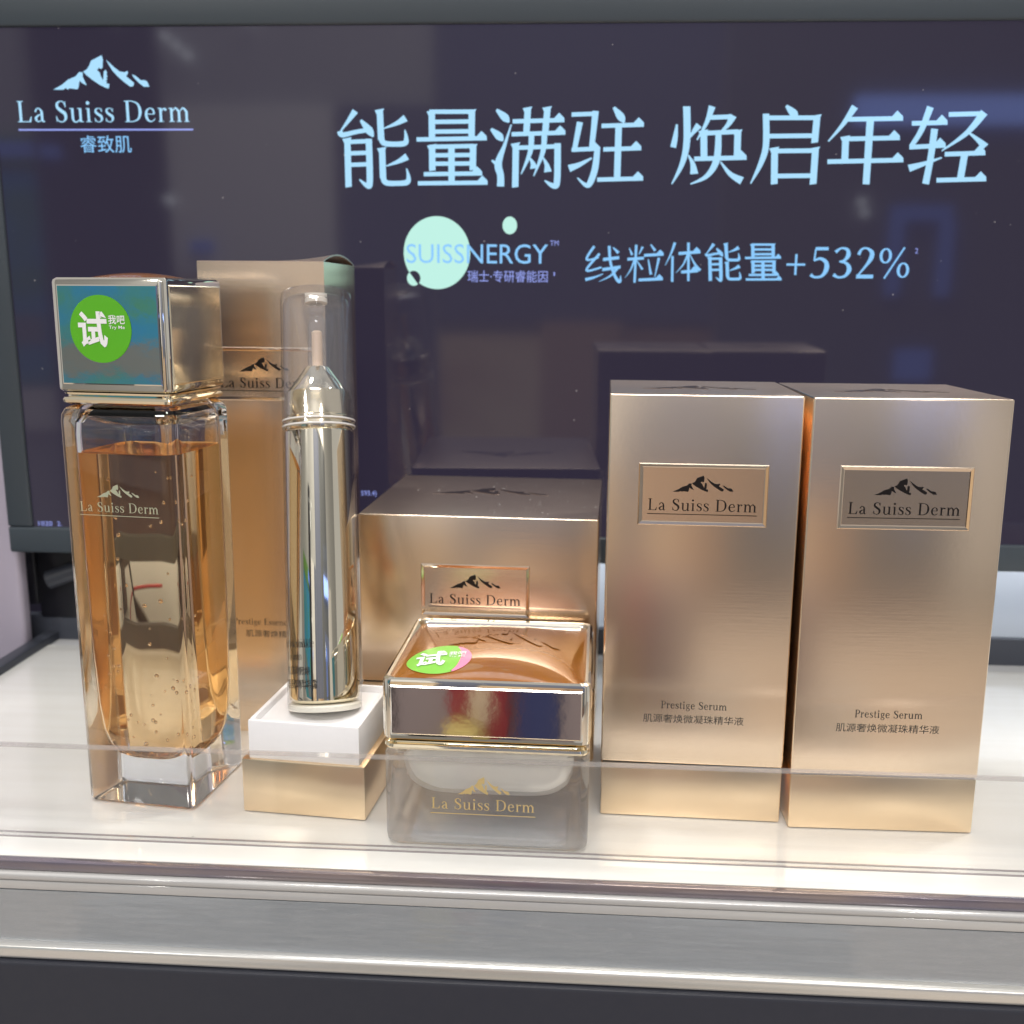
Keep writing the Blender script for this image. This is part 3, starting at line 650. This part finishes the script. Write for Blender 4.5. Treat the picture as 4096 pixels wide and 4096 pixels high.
tu.rotation_euler = Matrix((xax, yax, zax)).transposed().to_euler()
Lt = (B-A).length
lathe('outer_shell', [(1.14, 0.02), (1.17, .06), (1.17, .5), (1.165, 8.9), (1.10, 8.95)], 'clear_plastic', tu, cap0=False, cap1=False)
lathe('foot', [(1.0, 0), (1.12, 0), (1.15, .03), (1.15, .15), (1.10, .20), (.9, .22)], 'white_foot', tu)
lathe('inner_tube', [(.85, .24), (1.02, .27), (1.10, .36), (1.115, .5), (1.115, 8.85), (1.05, 8.92)], 'silver_mirror', tu)
lathe('collar', [(.9, 8.9), (1.06, 8.92), (1.08, 8.98), (1.08, 9.06), (1.05, 9.10), (1.05, 9.24), (1.08, 9.28), (1.08, 9.34), (1.05, 9.38), (1.045, 10.10), (1.03, 10.15), (.99, 10.17)], 'silver_satin', tu)
lathe('cone', [(.99, 10.165), (.97, 10.2), (.42, 10.97), (.38, 11.0), (.3, 11.0)], 'silver_mirror', tu)
lathe('nozzle', [(.31, 10.98), (.30, 11.4), (.27, 12.4), (.23, 12.62), (.19, 12.68), (.21, 12.76), (.25, 12.9), (.24, 13.02), (.20, 13.1)], 'clear_plastic_cap', tu, n=40, cap0=False)
lathe('nozzle_core', [(.17, 11.0), (.17, 12.15), (.13, 12.2)], 'peach_plastic', tu, n=32)
lathe('plug', [(.20, 13.1), (.36, 13.12), (.36, 13.26), (.30, 13.30)], 'ivory_plastic', tu, n=32)
cp = lathe('cap', [(1.165, 8.98), (1.175, 9.0), (1.17, 9.1), (1.165, 9.2), (1.15, 13.2), (1.13, 13.38), (1.05, 13.46), (.6, Lt), (.05, Lt)], 'clear_plastic_cap', tu, cap0=False)
lathe('cap_inner', [(1.10, 9.4), (1.07, 13.0), (1.02, 13.18), (.9, 13.25), (.05, 13.28)], 'clear_plastic_cap', cp, cap0=False, cap1=False)
lathe('cap_rim', [(1.17, 9.20), (1.182, 9.215), (1.182, 9.245), (1.17, 9.26)], 'acrylic_edge', cp, cap0=False, cap1=False)
lathe('cap_rim', [(1.17, 9.01), (1.184, 9.025), (1.184, 9.06), (1.17, 9.075)], 'acrylic_edge', cp, cap0=False, cap1=False)
# print wrapped round the tube
aim = math.atan2(-1, .0)
def wrap(u, v, l):
    a = radians(-90) + u/1.18 - .16
    return ((1.182+l)*cos(a), (1.182+l)*sin(a), v)
def wrapped(polys): return flat_polys('product_name', polys, 'print_black', tu, wrap)
wrapped(serif_text('Anti-wrinkle', -1.22, 2.02, width=1.35, cap=.26, track=.05))
wrapped(serif_text('Cream', -.98, 1.62, width=.62, cap=.25, track=.05))
sans('product_name', '肌源奢焕', 'print_black', tu, wrap, x0=-1.0, y0=1.16, width=.98, height=.26)
sans('product_name', '眼部精华霜', 'print_black', tu, wrap, x0=-1.0, y0=.74, width=1.22, height=.28)

# ------------------------------------------------------------------ cream jar
HJ = 2.96; ca, sa = cos(-.0176), sin(-.0176)
j = empty('cream_jar', (-.9239 + ca*HJ - sa*HJ, .1607 + sa*HJ + ca*HJ, 0), -.0176, 'square thick glass cream jar with chrome lid, amber top and green sticker', 'jar')
lofted('glass_body', [rsq(h, r, z, 6) for h, r, z in [(2.3, .3, .10), (2.4, .3, .03), (2.6, .32, .01), (2.82, .35, .04), (2.93, .35, .16), (2.955, .35, .35), (2.955, .35, 2.85), (2.9, .35, 2.96), (2.7, .35, 2.99)]], 'jar_glass', j)
lofted('base_label', [rsq(2.28, .3, z, 4) for z in (.02, .09)], 'base_label', j)
lofted('cream_cup', [rsq(h, r, z, 8) for h, r, z in [(1.4, .8, 1.34), (1.85, .9, 1.38), (2.15, .95, 1.5), (2.33, .9, 1.72), (2.43, .8, 2.05), (2.48, .7, 2.4), (2.5, .6, 2.97)]], 'cream_cup', j)
flat_polys('lettering', serif_text('La Suiss Derm', -1.58, 1.27, width=3.0, cap=.34)+rect(-1.6, 1.44, 1.12, 1.145), 'gold_print', j, lambda u, v, l: (u, -2.957-l, v))
flat_polys('emblem', logo(-.80, .70, 1.74, 2.30), 'gold_print', j, lambda u, v, l: (u, -2.957-l, v))
lofted('collar', [rsq(h, r, z, 5) for h, r, z in [(2.7, .3, 2.99), (2.84, .3, 3.0), (2.93, .3, 3.05), (2.96, .3, 3.12), (2.94, .3, 3.19), (2.86, .3, 3.22), (2.84, .3, 3.25), (2.88, .3, 3.28), (2.7, .3, 3.31)]], 'cap_gold', j)
lid = lofted('lid', [rsq(h, r, z, 6) for h, r, z in [(2.7, .25, 3.31), (2.88, .25, 3.32), (2.95, .25, 3.38), (2.965, .25, 3.48), (2.965, .25, 5.05), (2.94, .25, 5.14), (2.87, .25, 5.18), (2.79, .25, 5.16), (2.75, .22, 5.08), (2.73, .2, 5.0)]], 'cap_chrome', j)
for k in range(4): face_panel(lid, k*pi/2, 2.966, -2.72, 2.72, 3.52, 4.98, 'lid_chrome', .025)
dome('lid_dome', 2.76, 5.03, .40, 'amber_resin', lid)
dz = lambda u, v: 5.03 + .40*max(0, 1-(u/2.76)**2)**.8*max(0, 1-(v/2.76)**2)**.8
dense_polys('lid_emblem', logo(-1.5, 2.0, -.35, 1.25), 'amber_resin', lid, lambda u, v, l: (u, v, dz(u, v)+l), .03)
sticker(j, lambda u, v, l: (-1.55+u, -1.42+v, dz(-1.55+u, -1.42+v)+.015+l*(2.2 if l > .01 else 1)), True)

# ------------------------------------------------------------------ display monitor
mo = empty('monitor', (0, 15.81719, 8), .0102, 'dark display screen with pale blue Chinese headline and mountain logo behind the products', 'monitor')
mo.rotation_euler = (.01825, 0, .01017)
MX0, MX1, MZ0, MZ1 = -19.15, 33, -2.12, 18.13       # local z: measured from z = 8
box('screen', MX0, MX1, .0, .5, MZ0, MZ1, 'screen_dark', mo)
bz = 1.12
def bezel(x0, x1, z0, z1): return box('bezel', x0, x1, -.14, 2.6, z0, z1, 'bezel_grey', mo, .10, 3)
bezel(MX0-bz, MX1+bz, MZ0-1.15, MZ0); bezel(MX0-bz, MX1+bz, MZ1, MZ1+1.6); bezel(MX0-bz, MX0, MZ0+.01, MZ1-.01); bezel(MX1, MX1+bz, MZ0+.01, MZ1-.01)
box('rear_cover', MX0-.9, MX1+.9, .55, 3.0, MZ0-.9, MZ1+.9, 'mount_black', mo, .1)
box('mount_plate', -20.4, -17.5, 2.2, 4.4, -7.0, -2.6, 'mount_black', mo, .1)
box('mount_plate', -20.75, -20.3, 1.9, 3.2, -6.3, -3.0, 'mount_black', mo, .08)
box('mount_post', -20.0, -19.4, 2.3, 8.2, -7.9, -6.9, 'rail_dark', mo, .05)
cyl_between('mount_arm', (-19.7, 1.9, -5.1), (-15.5, 2.4, -3.6), .42, 'rail_dark', mo)
cyl_between('cable', (-16.4, 3.4, -2.9), (-15.6, 5.0, -8.9), .14, 'mount_black', mo, 10)
for k in range(8):
    a_, b_ = [(-17.6 + 1.9*(1-cos(t_)), 5.4, -8.6 + 2.6*sin(t_)) for t_ in (radians(12*k), radians(12*k+12))]
    cyl_between('red_cord', a_, b_, .1, 'shop_red', mo, 8)
def scr(u, v, l): return (u, -.006-l, v-8)
def aff(o, p, dx, dy): return lambda a, b: (p[0] + (a-o[0])*dx[0] + (b-o[1])*dy[0], p[1] + (a-o[0])*dx[1] + (b-o[1])*dy[1])
Z1H = aff((980, 370), (.788, 21.636), (.007679, 0), (0, -.007288)); Z1L = aff((1000, 950), (.951, 17.316), (.007846, 0), (0, -.007613))
Z2H = aff((980, 370), (13.918, 21.455), (.007909, 0), (.000525, -.007639)); Z2L = aff((1000, 950), (14.392, 16.922), (.008086, 0), (.000556, -.007997))
ZL = aff((680, 650), (-14.591, 23.389), (.006329, 0), (-.000458, -.005838))
def strokes(defs, fn, k=1.):
    """brush strokes of a Song-style character: H bar with a shoulder, V post, P left fall, N right fall, D drop, Q tapering line"""
    out = []
    for d in defs:
        t_, p = d[0], d[1:]
        if t_ == 'H':
            x0, y0, x1, y1 = p; th = 10*k
            out.append([(x0, y0-th), (x0, y0+th), (x1, y1+th), (x1, y1-th)])
            out.append([(x1-38*k, y1-th+1), (x1-12*k, y1+th), (x1+10*k, y1+th), (x1+9*k, y1-th), (x1-15*k, y1-34*k)])
        elif t_ == 'B':                                         # bar without shoulder
            x0, y0, x1, y1 = p; th = 10*k
            out.append([(x0, y0-th), (x0, y0+th), (x1, y1+th), (x1, y1-th)])
        elif t_ == 'V':
            x0, y0, x1, y1 = p; th = 15*k
            out.append([(x0-th, y0), (x1-th, y1+4*k), (x1+th, y1), (x0+th, y0-4*k)])
            out.append([(x0-th-9*k, y0-6*k), (x0-th, y0+14*k), (x0+th, y0-2*k), (x0+th+6*k, y0-14*k)])
        elif t_ == 'P': out += pen(p[0], [(30 - 24*i/(len(p[0])-1))*k for i in range(len(p[0]))])
        elif t_ == 'N': out += pen(p[0], [(6 + 30*i/(len(p[0])-1))*k for i in range(len(p[0]))])
        elif t_ == 'D':
            (x0, y0), (x1, y1) = p[0]; xm, ym = x0+(x1-x0)*.68, y0+(y1-y0)*.62
            out += pen([(x0, y0), (xm, ym), (x1, y1)], [12*k, 36*k, 8*k])
        elif t_ == 'Q': out += pen(p[0], [w*k for w in p[1]])
    return [[fn(a, b) for a, b in pl] for pl in out]
NENG = [('P', [(285, 185), (248, 235), (205, 290)]), ('Q', [(202, 288), (215, 308), (290, 292), (372, 280)], [26, 24, 20, 22]), ('D', [(312, 232), (375, 318)]),
        ('V', 240, 335, 240, 578), ('B', 225, 345, 360, 340), ('Q', [(352, 328), (352, 548), (338, 572), (298, 540)], [30, 30, 24, 6]), ('B', 240, 404, 350, 400), ('B', 240, 464, 350, 460),
        ('V', 412, 188, 416, 330), ('Q', [(416, 318), (430, 350), (490, 356), (540, 350), (546, 320), (540, 282)], [28, 26, 24, 26, 18, 5]), ('Q', [(545, 222), (500, 248), (432, 275)], [34, 20, 5]),
        ('V', 420, 385, 422, 530), ('Q', [(422, 520), (436, 556), (500, 560), (548, 554), (555, 525), (546, 482)], [28, 26, 24, 26, 18, 5]), ('Q', [(550, 420), (505, 445), (440, 470)], [34, 20, 5])]
LIANG = [('V', 680, 195, 680, 318), ('B', 668, 190, 892, 190), ('V', 886, 192, 884, 318), ('B', 680, 242, 884, 240), ('B', 680, 292, 884, 290), ('H', 600, 332, 952, 326),
         ('V', 680, 370, 680, 492), ('B', 668, 370, 898, 366), ('V', 892, 370, 890, 488), ('B', 680, 414, 890, 412), ('B', 680, 458, 890, 456), ('B', 765, 370, 795, 370), ('Q', [(780, 365), (780, 556)], [30, 30]),
         ('H', 635, 512, 928, 508), ('H', 604, 560, 956, 556)]
MAN = [('D', [(1012, 180), (1076, 245)]), ('D', [(984, 278), (1046, 340)]), ('Q', [(1088, 256), (1055, 360), (1022, 455), (1034, 520), (1034, 576)], [6, 16, 34, 32, 34]), ('Q', [(988, 440), (1018, 462)], [8, 22]),
       ('H', 1095, 240, 1348, 234), ('V', 1172, 180, 1166, 292), ('V', 1272, 178, 1262, 292), ('H', 1090, 306, 1354, 298), ('V', 1112, 362, 1110, 578), ('B', 1100, 376, 1330, 368),
       ('Q', [(1326, 352), (1326, 545), (1308, 572), (1262, 545)], [30, 30, 26, 6]), ('Q', [(1192, 312), (1185, 400), (1140, 512)], [26, 22, 5]), ('N', [(1182, 425), (1200, 455), (1206, 482)]),
       ('Q', [(1258, 312), (1250, 400), (1205, 522)], [26, 22, 5]), ('N', [(1252, 425), (1272, 465), (1278, 500)])]
ZHU = [('B', 1395, 206, 1525, 202), ('Q', [(1516, 188), (1508, 290), (1500, 376)], [30, 26, 24]), ('Q', [(1438, 244), (1412, 390)], [28, 22]), ('H', 1398, 386, 1530, 380),
       ('Q', [(1530, 370), (1520, 480), (1494, 560), (1470, 566), (1430, 530)], [26, 30, 28, 18, 5]), ('Q', [(1386, 482), (1440, 462), (1502, 428)], [34, 22, 8]),
       ('D', [(1608, 170), (1662, 248)]), ('H', 1548, 264, 1752, 258), ('Q', [(1635, 262), (1634, 538)], [30, 30]), ('H', 1560, 384, 1742, 378), ('H', 1532, 540, 1756, 534)]
HUAN = [('Q', [(250, 238), (240, 300), (228, 350)], [8, 22, 26]), ('Q', [(300, 152), (296, 320), (270, 430), (216, 530)], [32, 30, 22, 5]), ('Q', [(358, 242), (330, 275), (306, 310)], [30, 18, 5]), ('N', [(302, 388), (322, 430), (328, 480)]),
        ('P', [(424, 152), (395, 230), (346, 314)]), ('B', 405, 206, 520, 202), ('Q', [(524, 196), (500, 240), (462, 276)], [34, 20, 8]), ('V', 380, 278, 378, 408), ('B', 372, 282, 548, 274), ('V', 546, 278, 540, 402),
        ('H', 330, 406, 576, 400), ('Q', [(452, 285), (440, 410), (390, 490), (308, 530)], [26, 30, 20, 5]), ('N', [(458, 420), (505, 480), (562, 514)])]
QI = [('D', [(782, 150), (834, 210)]), ('B', 682, 208, 936, 208), ('V', 930, 206, 918, 326), ('B', 690, 296, 918, 294), ('Q', [(684, 188), (682, 340), (655, 430), (604, 528)], [28, 28, 22, 5]),
      ('V', 724, 362, 720, 528), ('B', 715, 368, 930, 366), ('V', 922, 362, 910, 528), ('B', 722, 490, 912, 488)]
NIAN = [('P', [(1112, 155), (1055, 240), (984, 322)]), ('H', 1080, 216, 1332, 212), ('H', 1070, 310, 1318, 305), ('V', 1068, 308, 1064, 415), ('H', 980, 420, 1336, 412), ('Q', [(1186, 216), (1168, 530)], [32, 30])]
QING = [('H', 1385, 236, 1544, 232), ('Q', [(1472, 158), (1430, 270), (1384, 345)], [30, 24, 20]), ('H', 1375, 350, 1538, 342), ('Q', [(1494, 262), (1478, 400), (1456, 528)], [30, 28, 30]), ('Q', [(1374, 452), (1440, 432), (1532, 400)], [32, 20, 6]),
        ('B', 1560, 194, 1722, 190), ('Q', [(1728, 184), (1650, 280), (1530, 368)], [34, 22, 5]), ('N', [(1650, 275), (1705, 318), (1738, 350)]), ('H', 1545, 384, 1728, 378), ('Q', [(1640, 385), (1622, 508)], [30, 30]), ('H', 1508, 510, 1736, 504)]
def moved(defs, src, dst):
    (a0, b0, a1, b1), (c0, d0, c1, d1) = src, dst
    f = lambda x, y: (c0 + (x-a0)/(a1-a0)*(c1-c0), d0 + (y-b0)/(b1-b0)*(d1-d0))
    out = []
    for d in defs:
        if d[0] in 'HVB': out.append((d[0], *f(d[1], d[2]), *f(d[3], d[4])))
        else: out.append((d[0], [f(*q) for q in d[1]], *d[2:]))
    return out
XIAN = [('Q', [(1512, 880), (1474, 948), (1536, 938)], [16, 14, 10]), ('Q', [(1540, 918), (1474, 1004), (1552, 988)], [16, 14, 12]), ('Q', [(1470, 1052), (1515, 1040), (1560, 1022)], [20, 14, 5]),
        ('B', 1558, 948, 1640, 938), ('B', 1556, 1000, 1648, 986), ('Q', [(1588, 878), (1596, 960), (1622, 1034), (1646, 1062), (1650, 1030)], [18, 16, 18, 20, 4]), ('Q', [(1638, 985), (1600, 1030), (1540, 1062)], [18, 12, 3]), ('Q', [(1608, 886), (1636, 914)], [8, 20])]
LI = [('Q', [(1725, 872), (1722, 1066)], [17, 16]), ('B', 1682, 946, 1766, 940), ('Q', [(1690, 888), (1706, 924)], [6, 18]), ('Q', [(1758, 882), (1740, 922)], [16, 5]), ('Q', [(1718, 950), (1700, 1000), (1674, 1040)], [14, 10, 3]), ('Q', [(1730, 952), (1760, 998)], [6, 16]),
      ('Q', [(1798, 870), (1822, 902)], [8, 20]), ('H', 1766, 926, 1858, 920), ('Q', [(1788, 946), (1804, 1024)], [8, 18]), ('Q', [(1842, 938), (1824, 1036)], [18, 6]), ('H', 1742, 1052, 1858, 1046)]
TI = [('Q', [(240, 815), (218, 870), (188, 926)], [18, 12, 3]), ('Q', [(226, 880), (220, 1006)], [16, 16]), ('H', 256, 868, 356, 860), ('Q', [(306, 815), (300, 1002)], [17, 16]), ('Q', [(302, 868), (278, 920), (240, 962)], [14, 10, 3]), ('Q', [(310, 870), (335, 920), (360, 950)], [5, 14, 20]), ('H', 266, 958, 342, 952)]
for ch, df, fn in (('n', NENG, Z1H), ('l', LIANG, Z1H), ('m', MAN, Z1H), ('z', ZHU, Z1H), ('h', HUAN, Z2H), ('q', QI, Z2H), ('y', NIAN, Z2H), ('g', QING, Z2H)):
    flat_polys('headline_character', strokes(df, fn, 1.1), 'pixels_pale', mo, scr)
flat_polys('subline_character', strokes(XIAN, Z1L, .8), 'pixels_blue', mo, scr); flat_polys('subline_character', strokes(LI, Z1L, .72), 'pixels_blue', mo, scr)
flat_polys('subline_character', strokes(TI, Z2L, .72), 'pixels_blue', mo, scr)
def small(defs, src, dst):
    r_ = moved(defs, src, dst); out = []
    for d in r_:
        out.append(('Q', d[1], [w for w in d[2]]) if d[0] == 'Q' else d)
    return out
flat_polys('subline_character', strokes(small(NENG, (192, 172, 565, 580), (386, 815, 560, 1000)), Z2L, .54), 'pixels_blue', mo, scr)
flat_polys('subline_character', strokes(small(LIANG, (595, 172, 965, 572), (578, 815, 756, 998)), Z2L, .54), 'pixels_blue', mo, scr)
p0 = Z2L(768, 984); p1 = Z2L(1378, 984); cp_ = Z2L(900, 834)[1] - p0[1]
flat_polys('subline_figures', serif_text('+532%', p0[0], p0[1], width=p1[0]-p0[0], cap=cp_, track=.05), 'pixels_blue', mo, scr)
# brand block
flat_polys('screen_emblem', [[ZL(a, b) for a, b in pl][::-1] for pl in LOGO], 'pixels_pale', mo, scr)
a0 = ZL(108, 795); a1 = ZL(1225, 780)
flat_polys('screen_brand', serif_text('La Suiss Derm', a0[0], a0[1]+.05, width=a1[0]-a0[0], cap=.80), 'pixels_pale', mo, scr)
flat_polys('screen_underline', rect(ZL(116, 845)[0], ZL(1245, 826)[0], ZL(680, 842)[1], ZL(680, 831)[1]), 'pixels_violet', mo, scr)
sans('screen_brand', '睿致肌', 'pixels_blue', mo, scr, x0=-15.75, y0=21.42, width=2.09, height=.66)
c0 = Z1L(705, 918)
flat_polys('emblem_disc', [[Z1L(*q) for q in disc(705, 918, 172, 188, 64)[0]]], 'pixels_mint', mo, lambda u, v, l: scr(u, v, -.003))
flat_polys('emblem_disc', [[Z1L(*q) for q in disc(1080, 776, 37, 45, 40)[0]]], 'pixels_mint', mo, lambda u, v, l: scr(u, v, -.003))
flat_polys('emblem_disc', [[Z1L(*q) for q in disc(583, 1050, 35, 39, 40)[0]]], 'pixels_mint', mo, lambda u, v, l: scr(u, v, .0))
half_ = [(583 + 35*cos(radians(-128 + 180*i/20)), 1050 + 39*sin(radians(-128 + 180*i/20))) for i in range(21)]
flat_polys('emblem_notch', [[Z1L(*q) for q in half_]], 'screen_dark', mo, lambda u, v, l: scr(u, v, .003))
sans('screen_word', 'SUISSNERGY', 'pixels_blue', mo, scr, x0=-2.60, y0=17.15, width=5.72, height=.76)
sans('screen_word', '瑞士·专研睿能因', 'pixels_violet', mo, scr, x0=-.12, y0=16.42, width=3.24, height=.46)
sans('screen_mark', 'TM', 'pixels_violet', mo, scr, x0=3.20, y0=17.86, width=.34, height=.2)
sans('screen_mark', '1', 'pixels_violet', mo, scr, x0=3.36, y0=16.68, width=.05, height=.15)
sans('screen_mark', '2', 'pixels_violet', mo, scr, x0=17.58, y0=17.62, width=.12, height=.2)
sans('screen_footnote', '1020', 'pixels_violet', mo, scr, x0=-18.94, y0=5.93, width=.62, height=.2)
sans('screen_footnote', '2.', 'pixels_violet', mo, scr, x0=-18.1, y0=5.93, width=.2, height=.2)
sans('screen_footnote', '593.4)', 'pixels_violet', mo, scr, x0=-4.70, y0=7.45, width=.66, height=.27)

# light bent by the clear glass onto the shelf and into the jar
for ob in C.objects:
    if ob.type == 'MESH':
        nm = ob.name.split('.')[0]
        if nm in ('glass_body', 'liquid', 'air_space'): ob.cycles.is_caustics_caster = True
        if nm in ('shelf', 'cream_cup', 'gold_base', 'card_insert'): ob.cycles.is_caustics_receiver = True
